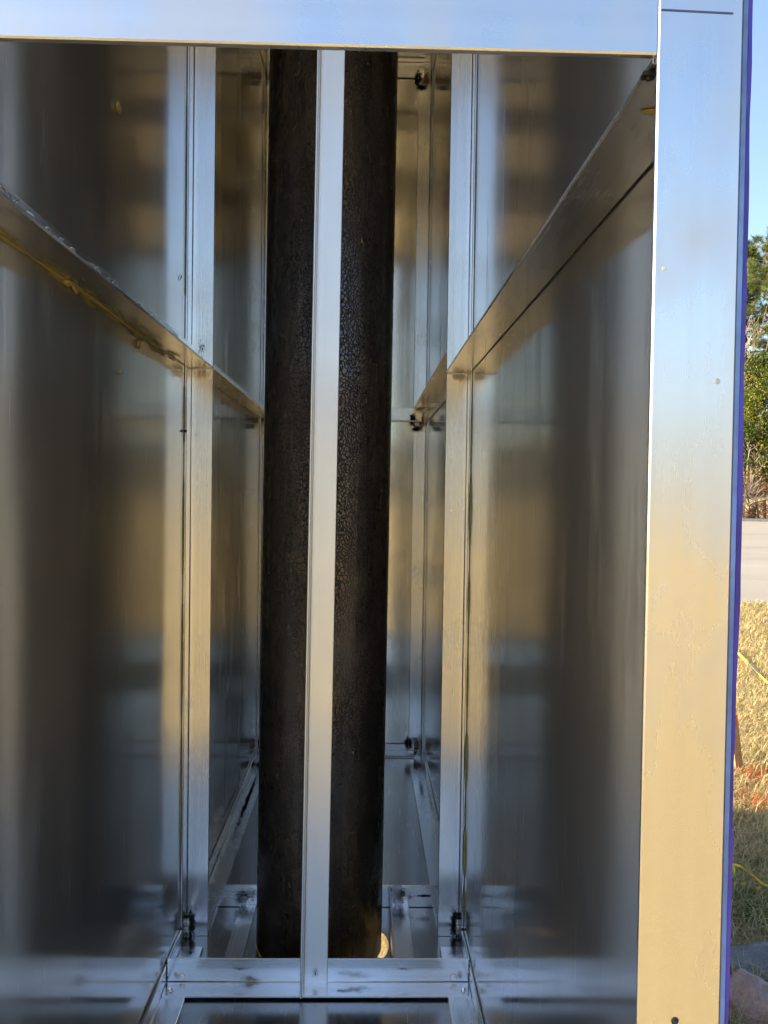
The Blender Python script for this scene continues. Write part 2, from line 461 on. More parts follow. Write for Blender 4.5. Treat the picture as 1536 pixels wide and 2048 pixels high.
# upright in front of the pipe (leans a little)
def upright():
    zt = H-.06
    k = .0117/1.83
    p0 = Vector((-.0330, YC-.0006, zb+.001)); p1 = Vector((-.0330+k*(zt-zb), YC-.0006, zt))
    return angle('upright', p0, p1, (1, 0, 0), (0, -1, 0), mat=M['strip'], t=.0040, label='pale sanded upright angle standing in front of the pipe')
upr = upright()

# bolt hole in the right front post
def cut(o, loc, axis, r):
    me = bpy.data.meshes.new('cutter')
    V, Fc = tube_vf([Vector(loc)-Vector(axis)*.02, Vector(loc)+Vector(axis)*.02], [r, r], 24)
    me.from_pydata([tuple(Vector(v)-ROOT) for v in V], [], Fc); me.update()
    c = bpy.data.objects.new('cutter', me); C.objects.link(c); c.parent = o.parent
    md = o.modifiers.new('b', 'BOOLEAN'); md.object = c; md.operation = 'DIFFERENCE'; md.solver = 'EXACT'
    bpy.context.view_layer.update()
    dg = bpy.context.evaluated_depsgraph_get()
    nm = bpy.data.meshes.new_from_object(o.evaluated_get(dg))
    o.modifiers.clear(); o.data = nm
    bpy.data.objects.remove(c)
cut(posts['f', 1], (.2768, 0.0, .6150), (0, 1, 0), .0025)

# ------------------------------------------------------------------ small things on the frame
def disc_vf(c, nrm, r, h, seg=10, dome=0.6):
    c, nrm = Vector(c), Vector(nrm).normalized()
    a = nrm.orthogonal().normalized(); b = nrm.cross(a)
    V = []; Fc = []
    rings = [(r, 0), (r*.95, h*.5), (r*dome, h)]
    for rr, hh in rings:
        for k in range(seg):
            q = 2*math.pi*k/seg
            V.append(tuple(c + nrm*hh + (a*math.cos(q)+b*math.sin(q))*rr))
    for i in range(2):
        for k in range(seg):
            k2 = (k+1) % seg
            Fc.append((i*seg+k, i*seg+k2, (i+1)*seg+k2, (i+1)*seg+k))
    Fc.append(tuple(range(2*seg, 3*seg)))
    return V, Fc

def screw(c, nrm, parent):
    c, nrm = Vector(c), Vector(nrm)
    vf = join_vf([disc_vf(c, nrm, .0062, .0014, 16, .85), disc_vf(c+nrm*.0012, nrm, .0042, .0045, 6, .8)])
    part('screw', vf, M['zinc'], parent)
zl = zb-.0012+T
for sx in (-1, 1):
    screw((sx*.2690, YC-.0002, zl+.010), (0, -1, 0), fb)
    screw((sx*.2850, YC-.027, zl+.0002), (0, 0, 1), fb)

def lump(c, size, mat, parent, name='sealant_blob', seed=0, seg=10, rings=7):
    r = random.Random(seed)
    ph = [(r.uniform(0, 6.28), r.uniform(.7, 3), r.uniform(.7, 3)) for _ in range(4)]
    V, Fc = [], []
    c = Vector(c)
    for i in range(rings+1):
        th = math.pi*i/rings
        for k in range(seg):
            q = 2*math.pi*k/seg
            d = 1+.22*sum(math.sin(p+a*q*1.0*round(a)+b*th) for p, a, b in ph)/2
            V.append((c.x+size[0]*d*math.sin(th)*math.cos(q), c.y+size[1]*d*math.sin(th)*math.sin(q), c.z+size[2]*d*math.cos(th)))
    for i in range(rings):
        for k in range(seg):
            k2 = (k+1) % seg
            Fc.append((i*seg+k, (i+1)*seg+k, (i+1)*seg+k2, i*seg+k2))
    return part(name, (V, Fc), mat, parent, True)

def bead(p0, p1, r, parent, mat='weld', n=14, seed=0):
    """a lumpy weld bead from p0 to p1"""
    q = random.Random(seed); p0, p1 = Vector(p0), Vector(p1)
    pts = []; rad = []
    for i in range(n+1):
        t = i/n
        pts.append(p0.lerp(p1, t)+Vector((q.uniform(-1, 1), q.uniform(-1, 1), q.uniform(-1, 1)))*r*.25)
        rad.append(r*(.55 if i in (0, n) else 1)*(.8+.35*math.sin(i*2.2+seed)+q.uniform(-.1, .1)))
    return part('weld_bead', tube_vf(pts, rad, 8), M[mat], parent, True)

def patch(c, u, v, mat, parent, name='soot_stain', lift=.0006):
    """a thin irregular deposit on a surface; u, v are half extents"""
    c, u, v = Vector(c), Vector(u), Vector(v)
    nrm = u.cross(v).normalized()
    c = c + nrm*lift
    vs_ = [c-u-v, c+u-v, c+u+v, c-u+v]
    o = part(name, ([tuple(q) for q in vs_], [(0, 1, 2, 3)]), M[mat], parent)
    uv = o.data.uv_layers.new(name='UVMap')
    for l, q in zip(uv.data, ((-1, -1), (1, -1), (1, 1), (-1, 1))): l.uv = q
    return o

patch((-.006, YC-.0046, zb+.024), (.020, 0, 0), (0, 0, .032), 'dust', upr, 'spatter', .0006)
xw = W-G-T                     # inner face of the legs that lie on the side walls
# welds at the feet of the middle posts
for s in (-1, 1):
    ps = posts['m', s]
    bead((s*(xw-.003), MY-.004, Z0+.006), (s*(xw-.003), MY-.004, Z0+.040), .0044, ps, seed=3+s)
    patch((s*(xw-.008), MY, Z0+.026), (.013, 0, 0), (0, 0, .042), 'soot', ps)
    # heat tint where the middle rails meet the posts
    patch((s*(xw-.018), MY, S-.010), (.026, 0, 0), (0, 0, .016), 'heat', ps, 'heat_stain')
    patch((s*(xw-.014), MY-.020, S), ((.030), 0, 0), (0, -.028, 0), 'heat', posts['mf', s], 'heat_stain')
    bead((s*(xw), MY-.0012, S-.0012), (s*(W-F+.001), MY-.0012, S-.0012), .0013, ps, 'curl', 24, 9+s)
patch((-xw+.022, MY, S+.045), (.024, 0, 0), (0, 0, .055), 'dust', posts['m', -1], 'spatter')
# back right corner welds: middle, bottom, top
for s in (1, -1):
    pb = posts['b', s]
    yb = BY-G-T
    for zc, hh in ((S+.008, .05), (.010, .05), (H-.060, .05)):
        patch((s*(W-F-.002), yb-.0060, zc), (.017, 0, 0), (0, 0, hh*.62), 'soot', pb)
        patch((s*(W-.024), yb, zc-.004), (.026, 0, 0), (0, 0, hh*.85), 'heat2', pb, 'heat_stain')
        patch((s*(W-F+.012), yb, zc-.034), (.024, 0, 0), (0, 0, .013), 'soot', pb)
        patch((s*xw, yb-.022, zc+.002), (0, -s*.020, 0), (0, 0, hh*.55), 'soot', pb)
        bead((s*(W-F-.001), yb-.004, zc-.020), (s*(W-F-.001), yb-.004, zc+.022), .0032, pb, seed=int(zc*10)+s)
        bead((s*(W-F+.002), yb-.004, zc-.024), (s*(W-.016), yb-.004, zc-.024), .003, pb, seed=int(zc*7)+s)
    patch((s*(W-.027), 2.43, Z0+T+.0008), (.026, 0, 0), (0, .05, 0), 'soot', posts['br', s])
    patch((s*(W-.027), 2.2, Z0+T+.0008), (.022, 0, 0), (0, .33, 0), 'dust', posts['br', s], 'spatter')
patch((-W+.026, 2.08, Z0+T+.0012), (.013, 0, 0), (0, .42, 0), 'speck', posts['br', -1], 'spatter')
patch((W-.027, BY-.055, S+F-T), (.024, 0, 0), (0, -.045, 0), 'heat2', posts['mr', 1], 'heat_stain')
patch((W-.030, BY-.020, S+F-T), (.022, 0, 0), (0, -.012, 0), 'soot', posts['mr', 1])
# burn marks on the rear brace
patch((-.198, YR, -.018), (.020, 0, 0), (0, 0, .024), 'soot', rb)
patch((-.180, YR, -.010), (.035, 0, 0), (0, 0, .028), 'heat', rb, 'heat_stain')
patch((.168, YR, -.010), (.024, 0, 0), (0, 0, .036), 'soot', rb)
patch((.185, YR, -.008), (.030, 0, 0), (0, 0, .03), 'heat', rb, 'heat_stain')
patch((.232, YR, -.012), (.022, 0, 0), (0, 0, .004), 'soot', rb)
bead((.152, YR-.003, -.034), (.152, YR-.003, .008), .003, rb, seed=5)
# front brace stains
patch((-.130, YC, zl+.004), (.040, 0, 0), (0, 0, .010), 'heat', fb, 'heat_stain')
patch((.070, YC-.026, zl), (.055, 0, 0), (0, .020, 0), 'heat', fb, 'heat_stain')
patch((.05, YC-.030, zl), (.06, 0, 0), (0, .014, 0), 'dust', fb, 'spatter')
patch((-.155, YC, zl+.026), (.06, 0, 0), (0, 0, .012), 'dust', fb, 'spatter')
patch((.17, YC, zl+.026), (.06, 0, 0), (0, 0, .010), 'dust', fb, 'spatter')
for s in (-1, 1):
    patch((s*(W-.028), MY-.075, Z0+T+.0008), (.024, 0, 0), (0, .022, 0), 'dust', posts['bf', s], 'spatter')
    bead((s*(bx_+.001), YC-.001, zl+.002), (s*(bx_+.001), YC-.001, zl+.044), .0016, fb, 'spatter', 12, 31+s)

# sealant squeezed out along the left middle rail
def foam_strip(y0, y1, n, seed, parent, amp=1.0):
    q = random.Random(seed)
    ks = [(q.uniform(3, 8), q.uniform(0, 6.3)) for _ in range(3)] + [(q.uniform(9, 24), q.uniform(0, 6.3)) for _ in range(4)]
    V, Fc = [], []
    m_ = 7
    for i in range(n+1):
        t = i/n; y = y0+(y1-y0)*t
        w1 = sum(math.sin(k*t*2+p) for k, p in ks[:3]); w2 = sum(math.sin(k*t+p) for k, p in ks[3:])
        env = min(1, t*12, (1-t)*12)
        ru = max(.0012, (.0055+.0042*w1+.0016*w2)*env*amp)
        rw = max(.0012, (.0045-.0035*w1+.0014*w2)*env*amp)
        for j in range(m_):
            a = j/(m_-1)*math.pi/2
            bl = .45
            x = -W+.0005+ru*(math.cos(a)**(1/bl)); z = S-.0003-rw*(math.sin(a)**(1/bl))
            V.append((x, y, z))
    for i in range(n):
        for j in range(m_-1):
            Fc.append((i*m_+j, (i+1)*m_+j, (i+1)*m_+j+1, i*m_+j+1))
    return part('sealant', (V, Fc), M['foam'], parent, True)
foam_strip(.24, 1.165, 320, 21, posts['mf', -1], .42)
lump((-W+.004, .560, S-.003), (.005, .010, .004), M['foam'], posts['mf', -1], seed=2)
lump((-W+.003, .590, S-.004), (.002, .010, .004), M['foam'], posts['mf', -1], seed=8)
M['smear'] = mat_soot('sealant_smear', (.34, .29, .10), .55, 50, .3, .45, (1.6, .16, 1.6), .8)
for yc_, ul, uw, wl in ((.36, .10, .010, .006), (.50, .10, .012, .010), (.62, .07, .020, .016), (.72, .10, .012, .012), (.86, .10, .018, .016), (.99, .09, .010, .012), (1.10, .06, .016, .008)):
    patch((-W+.002+uw*.5, yc_, S), (uw, 0, 0), (0, -ul, 0), 'smear', posts['mf', -1], 'sealant_smear')
    patch((-W, yc_+.03, S-wl*.4), (0, ul, 0), (0, 0, wl), 'smear', side[-1], 'sealant_smear')
lump((-W+.003, .895, 1.184), (.003, .009, .007), M['foam'], side[-1], seed=4)
lump((-W+.003, .772, 1.519), (.0035, .012, .0075), M['foam'], side[-1], seed=5)
lump((-W+.002, .791, 1.121), (.0015, .004, .003), M['foam'], side[-1], seed=6)
lump((.2745, .0650, S-.0010), (.009, .0045, .0008), M['foam'], posts['mf', 1], seed=7)
# dark bolt at the front end of the right rail
vf = join_vf([box_vf((.2490, .012, S-.0030), (.2570, .019, S-.0004)), disc_vf((.253, .0155, S-.0030), (0, 0, -1), .002, .002, 8)])
part('bolt', vf, M['black'], posts['mf', 1])
# olive sealant showing in the joint between middle posts and walls
def seam(s, spans, parent, mat='foam_dull'):
    for zc, hl, wd_ in spans:
        n = 14; V = []; Fc = []
        for i in range(n+1):
            t = i/n*2-1; w_ = wd_*(1-t*t)**.8+.0002
            z = zc+t*hl; y = MY-F-T*0-.0006
            V += [(s*(W-.0002), y-.002, z), (s*(W-.0002-w_*.5), y-.0035, z), (s*(W-.0002-w_), y-.0002, z)]
        for i in range(n):
            for j in range(2):
                Fc.append((i*3+j, (i+1)*3+j, (i+1)*3+j+1, i*3+j+1))
        part('sealant', (V, Fc), M[mat], parent, True)
seam(1, [(1.06, .12, .0016), (.905, .09, .0030), (.72, .06, .0024), (.665, .05, .0012), (.53, .09, .0018), (.37, .07, .0034), (.255, .03, .0016), (.17, .06, .0042), (.06, .05, .0024), (1.62, .2, .0012)], posts['m', 1])
seam(-1, [(1.10, .06, .0020), (.86, .10, .0013), (.58, .12, .0018), (.26, .16, .0020), (1.55, .2, .0012)], posts['m', -1])
lump((-W+.004, MY-F-.003, 1.065), (.004, .003, .0022), M['spatter'], posts['m', -1], 'sealant_blob', 12)
# metal shavings along the left rail
for i, (y, ln) in enumerate([(.262, .012), (.275, .01), (.292, .014), (.33, .008), (.375, .010), (.392, .018), (.41, .010), (.45, .006), (.53, .010), (.575, .018), (.60, .007), (.72, .014), (.80, .009)]):
    q = random.Random(i+40); pts = []
    x0 = -W+F-.001; a0 = q.uniform(0, 6.28)
    for k in range(9):
        t = k/8
        pts.append((x0-.004*t+.003*math.cos(a0+t*5), y+ln*t+.002*math.sin(a0+t*6), S+T+.0008+.006*math.sin(t*3.1)*q.uniform(.6, 1)))
    part('metal_shaving', tube_vf(pts, [.0004+.0006*math.sin(k/8*3.14) for k in range(9)], 5), M['curl'], posts['mf', -1], True)
def scrap(y0, y1, hmax, seed, lean):
    q = random.Random(seed); V, Fc = [], []; n = max(6, int((y1-y0)/.006)); h = .002
    for i in range(n+1):
        y = y0+(y1-y0)*i/n; h = min(hmax, max(.0008, h+q.uniform(-.3, .3)*hmax)); e_ = min(1, 4*i/n, 4*(1-i/n))
        xx = -W+F-.003+q.uniform(-.001, .001)
        V += [(xx-.004, y, S+T+.0004), (xx, y, S+T+.0010+h*.4*e_), (xx+lean*h+q.uniform(-.001, .001), y+q.uniform(-.003, .003), S+T+.0012+h*e_)]
    for i in range(n):
        for j in range(2): Fc.append((i*3+j, (i+1)*3+j, (i+1)*3+j+1, i*3+j+1))
    part('film_scrap', (V, Fc), M['scrap'], posts['mf', -1])
sm = N('torn_clear_film'); sm.set(Base_Color=(.55, .57, .55, 1), Roughness=.18, Alpha=sm.rng(sm.noise(60, 3, .6), .3, .7, .35, .85)); M['scrap'] = sm.m
for k_, (a_, b_, hm, ln) in enumerate(((.22, .30, .006, -.4), (.36, .41, .008, -.6), (.48, .56, .006, .1), (.56, .66, .011, -.5), (.72, .78, .005, .2), (.84, 1.02, .012, -.7))):
    scrap(a_, b_, hm, 90+k_, ln)
part('metal_shaving', tube_vf([(-W+.001, 1.197, 1.367), (-W+.003, 1.203, 1.375), (-W+.001, 1.214, 1.383)], [.0005, .0011, .0005], 5), M['spatter'], side[-1], True)
# marker line and drips on the right front post
part('marker_line', ([(.2548, -.0004, 1.2334), (.2985, -.0004, 1.2324), (.2985, -.0004, 1.2334), (.2548, -.0004, 1.2344)], [(0, 1, 2, 3)]), M['marker'], posts['f', 1])
part('drip', disc_vf((.2942, -.0001, 1.0111), (0, -1, 0), .0018, .0003, 10), mat_plain('dried_drip', (.66, .62, .58), .3, .6), posts['f', 1], True)
part('drip', disc_vf((.2597, -.0001, 1.079), (0, -1, 0), .0014, .0006, 10), mat_plain('clear_drip', (.75, .78, .8), .3), posts['f', 1], True)

# ------------------------------------------------------------------ pipe
def make_pipe():
    V, Fc = [], []
    seg, R0, th = 96, .1365, .0095
    z0, z1 = Z0-.012, H-.012
    k = .008/1.73
    rows = [(z0, R0-th), (z0, R0-.002), (z0+.002, R0), (z0+.6, R0), (z0+1.2, R0), (z1, R0), (z1, R0-th), (z0, R0-th)]
    for z, r in rows:
        cx = -.0075+k*(z-.05)
        for i in range(seg):
            q = 2*math.pi*i/seg
            V.append((cx+r*math.cos(q), 1.285+r*math.sin(q), z))
    for j in range(len(rows)-1):
        for i in range(seg):
            i2 = (i+1) % seg
            Fc.append((j*seg+i, j*seg+i2, (j+1)*seg+i2, (j+1)*seg+i))
    o = link_mesh('steel_pipe', V, Fc, M['pipe'], None, True, (0, 1.285, z0))
    o.location = (0, 1.285, z0)
    for p in o.data.polygons:
        if abs(p.normal.z) > .3: p.use_smooth = False
    return tag(o, 'thick dark round steel pipe with crazed mill scale standing inside the cabinet', 'pipe')
make_pipe()

# timbers under the cabinet
M['timber'] = mat_plain('rough_timber', (.30, .21, .12), .9, var=.35, scale=12, bump=.003)
for yy, lb in ((.30, 'rough timber bearer on the grass under the open front of the cabinet'), (2.32, 'rough timber bearer on the grass under the closed back of the cabinet')):
    c = thing('timber_bearer', (0, yy, GZ), lb, 'timber', 'timbers carrying the cabinet')
    for k in range(2):
        a, b = (-.42, -.07, .002+k*.1075), (.42, .07, .1075+k*.1075-.001)
        v, f = box_vf(a, b)
        link_mesh('beam', v, f, M['timber'], c)

# ------------------------------------------------------------------ ground, road, kerb
def sheet(name, x0, x1, y0, y1, z, mat, n=1):
    return tag(link_mesh(name, [(x0, y0, z), (x1, y0, z), (x1, y1, z), (x0, y1, z)], [(0, 1, 2, 3)], mat), kind='structure')
sheet('ground', -900, 900, -900, 900, GZ, M['ground'])
road = sheet('road', -260, 260, 8.6, 41.8, GZ+.004, M['road'])
v, f = box_vf((-260, 41.8, GZ), (260, 42.1, GZ+.14))
kerb = tag(link_mesh('kerb', v, f, M['kerb']), kind='structure')
sheet('verge', -260, 260, 42.1, 58, GZ+.05, M['litter'])
for i, (yy, wdt) in enumerate(((26.2, .045), (19.2, .03), (15.2, .028), (11.2, .012))):
    q = random.Random(i); V = []; Fc = []; n = 120
    ph = q.uniform(0, 6)
    for k in range(n+1):
        x = -25+k*.6
        y = yy+.35*math.sin(x*.21+ph)+.16*math.sin(x*1.3+ph)+.10*math.sin(x*4.1+2*ph)-.03*(x-8)
        ww = wdt*max(.05, .5+.6*math.sin(x*.9+ph)*math.sin(x*2.3))
        V += [(x, y-ww, GZ+.008), (x, y+ww, GZ+.008)]
    for k in range(n): Fc.append((2*k, 2*k+2, 2*k+3, 2*k+1))
    link_mesh('tar_seam', V, Fc, M['tar'], road)

# ------------------------------------------------------------------ grass blades
def blades(name, px, py, length, width, lean, cols, seed, parent=None, z=GZ):
    r = np.random.default_rng(seed); n = len(px)
    az = r.uniform(0, 2*np.pi, n); sa = az+r.uniform(-.5, .5, n)+np.pi/2
    bend = r.uniform(.3, 1.3, n)
    h1 = length*.55; l1 = lean; l2 = lean+bend
    dx, dy = np.cos(az), np.sin(az); wx, wy = np.cos(sa)*width/2, np.sin(sa)*width/2
    bx, by, bz = px, py, np.full(n, z)
    mx, my, mz = bx+dx*h1*np.sin(l1), by+dy*h1*np.sin(l1), bz+h1*np.cos(l1)+.004
    tx, ty, tz = mx+dx*h1*np.sin(l2), my+dy*h1*np.sin(l2), np.maximum(mz+h1*np.cos(l2), z+.004)
    V = np.empty((n, 5, 3))
    V[:, 0] = np.stack([bx-wx, by-wy, bz], 1); V[:, 1] = np.stack([bx+wx, by+wy, bz], 1)
    V[:, 2] = np.stack([mx+wx*.8, my+wy*.8, mz], 1); V[:, 3] = np.stack([mx-wx*.8, my-wy*.8, mz], 1)
    V[:, 4] = np.stack([tx, ty, tz], 1)
    me = bpy.data.meshes.new(name)
    me.vertices.add(n*5); me.vertices.foreach_set('co', V.reshape(-1))
    base = (np.arange(n)*5)[:, None]
    quad = base+np.array([0, 1, 2, 3]); tri = base+np.array([3, 2, 4])
    loops = np.concatenate([quad, tri], 1).reshape(-1)
    me.loops.add(n*7); me.loops.foreach_set('vertex_index', loops.astype(np.int32))
    ls = np.stack([np.arange(n)*7, np.arange(n)*7+4], 1).reshape(-1)
    me.polygons.add(n*2); me.polygons.foreach_set('loop_start', ls.astype(np.int32))
    me.update(calc_edges=True); me.validate()
    ca = me.color_attributes.new('Col', 'FLOAT_COLOR', 'POINT')
    cc = np.ones((n, 5, 4)); cc[:, :, :3] = cols[:, None, :]
    ca.data.foreach_set('color', cc.reshape(-1))
    me.materials.append(M['blade'])
    o = bpy.data.objects.new(name, me); C.objects.link(o)
    if parent: o.parent = parent
    return o

def grass_pts(n, k0, k1, y0, y1, r):
    d = np.sqrt(r.uniform((y0+.5)**2, (y1+.5)**2, n)); k = r.uniform(k0, k1, n)
    return .08+k*d, d-.5
r = np.random.default_rng(5)
P = []
for n, k0, k1, y0, y1 in ((26000, .36, .62, 1.0, 2.3), (38000, .36, .60, 2.3, 4.2), (42000, .36, .60, 4.2, 8.6), (30000, .60, 1.6, .6, 7.5), (9000, .20, .36, 2.9, 8.6)):
    P.append(grass_pts(n, k0, k1, y0, y1, r))
px = np.concatenate([p[0] for p in P]); py = np.concatenate([p[1] for p in P])
n = len(px)
dd = py+.5
length = r.uniform(.035, .085, n)*(1+.05*dd); width = r.uniform(.0016, .0032, n)*(1+.28*np.maximum(dd-2, 0))
lean = r.uniform(.35, 1.45, n)
pal = np.array([(.64, .51, .25), (.58, .44, .20), (.68, .57, .31), (.50, .38, .18), (.40, .31, .15), (.62, .53, .32)])
cols = pal[r.integers(0, len(pal), n)]*r.uniform(.75, 1.12, n)[:, None]
gm = (np.sin(px*3.1+1)*np.sin(py*2.3+.5)+np.sin(px*7.7)*np.sin(py*6.1+2)*.6) > .85
green = gm & (r.random(n) < .22) | (((px-1.24)**2+(py-1.78)**2) < .09**2) & (r.random(n) < .45) | (r.random(n) < .03)
cols[green] = np.array([(.13, .20, .05)])*r.uniform(.7, 1.4, (green.sum(), 1))
for (ax, ay, ar) in ((1.735, 2.915, .075), (1.615, 2.61, .065), (1.60, 2.74, .03), (1.66, 2.56, .04)):
    om = (((px-ax)**2+((py-ay)*.9)**2) < ar**2*r.uniform(.2, 1.2, n)) & (r.random(n) < .5)
    cols[om] = np.array([(.66, .17, .06)])*r.uniform(.6, 1.1, (om.sum(), 1))
tag(blades('grass', px, py, length, width, lean, cols, 3), 'dormant straw coloured lawn with green tufts and orange marking paint', 'grass', kind='stuff')

# ------------------------------------------------------------------ rocks, rope, tape, stake
def rock(name, c, size, mat, seed, label, cat='rock', cuts=5, rotz=0.0, group=None):
    import bmesh
    q = random.Random(seed); bm = bmesh.new()
    bmesh.ops.create_icosphere(bm, subdivisions=4, radius=1)
    planes = []
    for _ in range(cuts):
        nn = Vector((q.uniform(-1, 1), q.uniform(-1, 1), q.uniform(-.6, 1))).normalized(); planes.append((nn, q.uniform(.55, .85)))
    from mathutils import noise
    for v in bm.verts:
        for nn, d in planes:
            h = v.co.dot(nn)-d
            if h > 0: v.co -= nn*h*.72
        v.co *= 1+.16*noise.noise(v.co*2.3+Vector((seed, 0, 0)))+.035*noise.noise(v.co*7+Vector((0, seed, 0)))+.03*noise.noise(v.co*15)+.02*noise.noise(v.co*31)
        v.co = Vector((v.co.x*size[0], v.co.y*size[1], v.co.z*size[2]))
    me = bpy.data.meshes.new(name); bm.to_mesh(me); bm.free(); me.materials.append(mat)
    o = bpy.data.objects.new(name, me); C.objects.link(o)
    o.location = (c[0], c[1], GZ+size[2]*.55); o.rotation_euler = (0, 0, rotz)
    return tag(o, label, cat, group)
def mat_rock(name, a, b, c3):
    n = N(name)
    v = n.noise(26, 6, .7); w_ = n.noise(140, 4, .7); x_ = n.noise(8, 3, .6, n.mp((1, 1, 2.5), (4, 4, 4)))
    col = n.mix(n.rng(v, .35, .65, 0, 1), a, b); col = n.mix(n.rng(x_, .52, .66, 0, .8), col, c3)
    col = n.mix(n.rng(w_, .5, .75, 0, .6), col, tuple(q*.45 for q in a))
    n.set(Base_Color=col, Roughness=.92, Normal=n.bump(n.math('ADD', v, n.math('MULTIPLY', w_, .5)), 1.0, .016))
    return n.m
rock('rock', (1.150, 1.520), (.19, .10, .040), mat_rock('grey_stone', (.17, .17, .165), (.26, .255, .24), (.12, .12, .115)), 3, 'grey flat stone lying in the shaded grass behind the pink rock', cuts=7, rotz=.15)
rock('rock', (1.005, 1.355), (.075, .070, .066), mat_rock('pink_stone', (.42, .32, .27), (.52, .42, .36), (.40, .20, .15)), 9, 'broken pinkish rock in front of the grey flat stone', cuts=6, rotz=.6)

def ribbon_tube(name, pts, rad, mat, parent=None, seg=6, smooth=True):
    v, f = tube_vf(pts, [rad]*len(pts) if not isinstance(rad, list) else rad, seg)
    return link_mesh(name, v, f, mat, parent, smooth)
M['rope_y'] = mat_plain('yellow_cord', (.55, .46, .06), .6, var=.3, scale=120)
M['rope_d'] = mat_plain('grey_cord', (.12, .12, .10), .7, var=.4, scale=120)
def rope():
    A = Vector((2.87, 5.62, GZ+.07)); B = Vector((2.49, 4.05, GZ+.03))
    root = thing('rope', (A.x, A.y, GZ), 'taut yellow and dark grey cord with a yellow wrapped end above the dry grass', 'rope')
    L = lambda t: A.lerp(B, t)-Vector((A.x, A.y, GZ))
    ribbon_tube('core', [L(t/10) for t in range(11)], .006, M['rope_d'], root)
    pts = []
    for k in range(160):
        t = .02+.30*k/160; q = k*.9
        pts.append(L(t)+Vector((math.cos(q)*.008, 0, math.sin(q)*.008)))
    ribbon_tube('wrapping', pts, .0045, M['rope_y'], root)
    ribbon_tube('sleeve', [L(.52), L(.58), L(.66)], .0065, M['rope_y'], root)
    # a small peg that holds the end up
    ribbon_tube('peg', [Vector((0, 0, 0)), Vector((0, 0, .11))], .012, M['rope_d'], root)
rope()
def tape():
    root = thing('flagging_tape', (1.262, 1.950, GZ), 'crumpled yellow flagging tape lying in the shaded grass', 'tape')
    mt = mat_plain('yellow_tape', (.72, .60, .02), .5, var=.15, scale=40)
    q = random.Random(3)
    def rib(pts, w_):
        V, Fc = [], []
        for i, p in enumerate(pts):
            p = Vector(p); d = Vector((math.sin(i*1.1)*.5, .3, 1)).normalized()*w_/2
            V += [tuple(p-d), tuple(p+d)]
        for i in range(len(pts)-1): Fc.append((2*i, 2*i+2, 2*i+3, 2*i+1))
        return V, Fc
    a = [(-.04+.115*t, .07-.17*t+.008*math.sin(t*9), .055+.012*math.sin(t*7)) for t in [k/12 for k in range(13)]]
    v, f = rib(a, .007); link_mesh('strand', v, f, mt, root, True)
    V, Fc = [], []
    for i in range(7):
        for j in range(7):
            u, w_ = i/6-.5, j/6-.5
            V.append((.055+u*.05, -.075+w_*.04+.01*math.sin(i*2.1), .05+w_*.045+.010*math.sin(i*1.7+j*1.3)))
    for i in range(6):
        for j in range(6): Fc.append((i*7+j, (i+1)*7+j, (i+1)*7+j+1, i*7+j+1))
    link_mesh('knot', V, Fc, mt, root, True)
    V2 = [(x*.7-.075, y*.7+.11, z*.9) for x, y, z in V]
    link_mesh('knot', V2, Fc, mt, root, True)
    b = [(-.03+.045*t, -.005-.035*t, .03+.006*math.sin(t*8)) for t in [k/8 for k in range(9)]]
    v, f = rib(b, .009); link_mesh('strand', v, f, mt, root, True)
tape()
def stake():
    p = Vector((1.712, 3.00, GZ))
    root = thing('wooden_stake', p, 'short orange brown wooden stake leaning in the sunlit grass', 'stake')
    mt = mat_plain('stake_wood', (.42, .22, .10), .8, var=.3, scale=30)
    V, Fc = [], []
    for z, w_, dx in ((-.03, .004, .0), (.0, .016, 0), (.14, .016, -.02), (.27, .016, -.037)):
        for a, b in ((-1, -1), (1, -1), (1, 1), (-1, 1)): V.append((a*w_+dx, b*w_, z))
    for i in range(3):
        for k in range(4):
            k2 = (k+1) % 4; Fc.append((i*4+k, i*4+k2, i*4+4+k2, i*4+4+k))
    Fc += [(3, 2, 1, 0), (12, 13, 14, 15)]
    link_mesh('shaft', V, Fc, mt, root)
    v, f = box_vf((-.037-.0165, -.0165, .235), (-.037+.0165, .0165, .2705))
    link_mesh('painted_tip', v, f, mat_plain('orange_paint', (.75, .16, .03), .5), root)
stake()

# ------------------------------------------------------------------ trees
def cards(centers, size, cols, rng_, shape='leaf', aspect=.5):
    """leaf faces (two triangles each) with random orientation"""
    n = len(centers)
    d = rng_.normal(size=(n, 3)); d /= np.linalg.norm(d, axis=1)[:, None]
    e = rng_.normal(size=(n, 3)); e -= d*(e*d).sum(1)[:, None]; e /= np.linalg.norm(e, axis=1)[:, None]
    s = size[:, None]
    V = np.stack([centers-d*s*.5, centers+e*s*aspect*.5, centers+d*s*.5, centers-e*s*aspect*.5], 1)
    return V, cols

def card_object(name, V, cols, parent, off):
    n = len(V)
    me = bpy.data.meshes.new(name)
    me.vertices.add(n*4); me.vertices.foreach_set('co', (V-np.array(off)).reshape(-1))
    me.loops.add(n*4); me.loops.foreach_set('vertex_index', np.arange(n*4, dtype=np.int32))
    me.polygons.add(n); me.polygons.foreach_set('loop_start', (np.arange(n)*4).astype(np.int32))
    me.update(calc_edges=True)
    ca = me.color_attributes.new('Col', 'FLOAT_COLOR', 'POINT')
    cc = np.ones((n, 4, 4)); cc[:, :, :3] = cols[:, None, :]
    ca.data.foreach_set('color', cc.reshape(-1))
    me.materials.append(M['leaf'])
    o = bpy.data.objects.new(name, me); C.objects.link(o)
    if parent: o.parent = parent
    return o

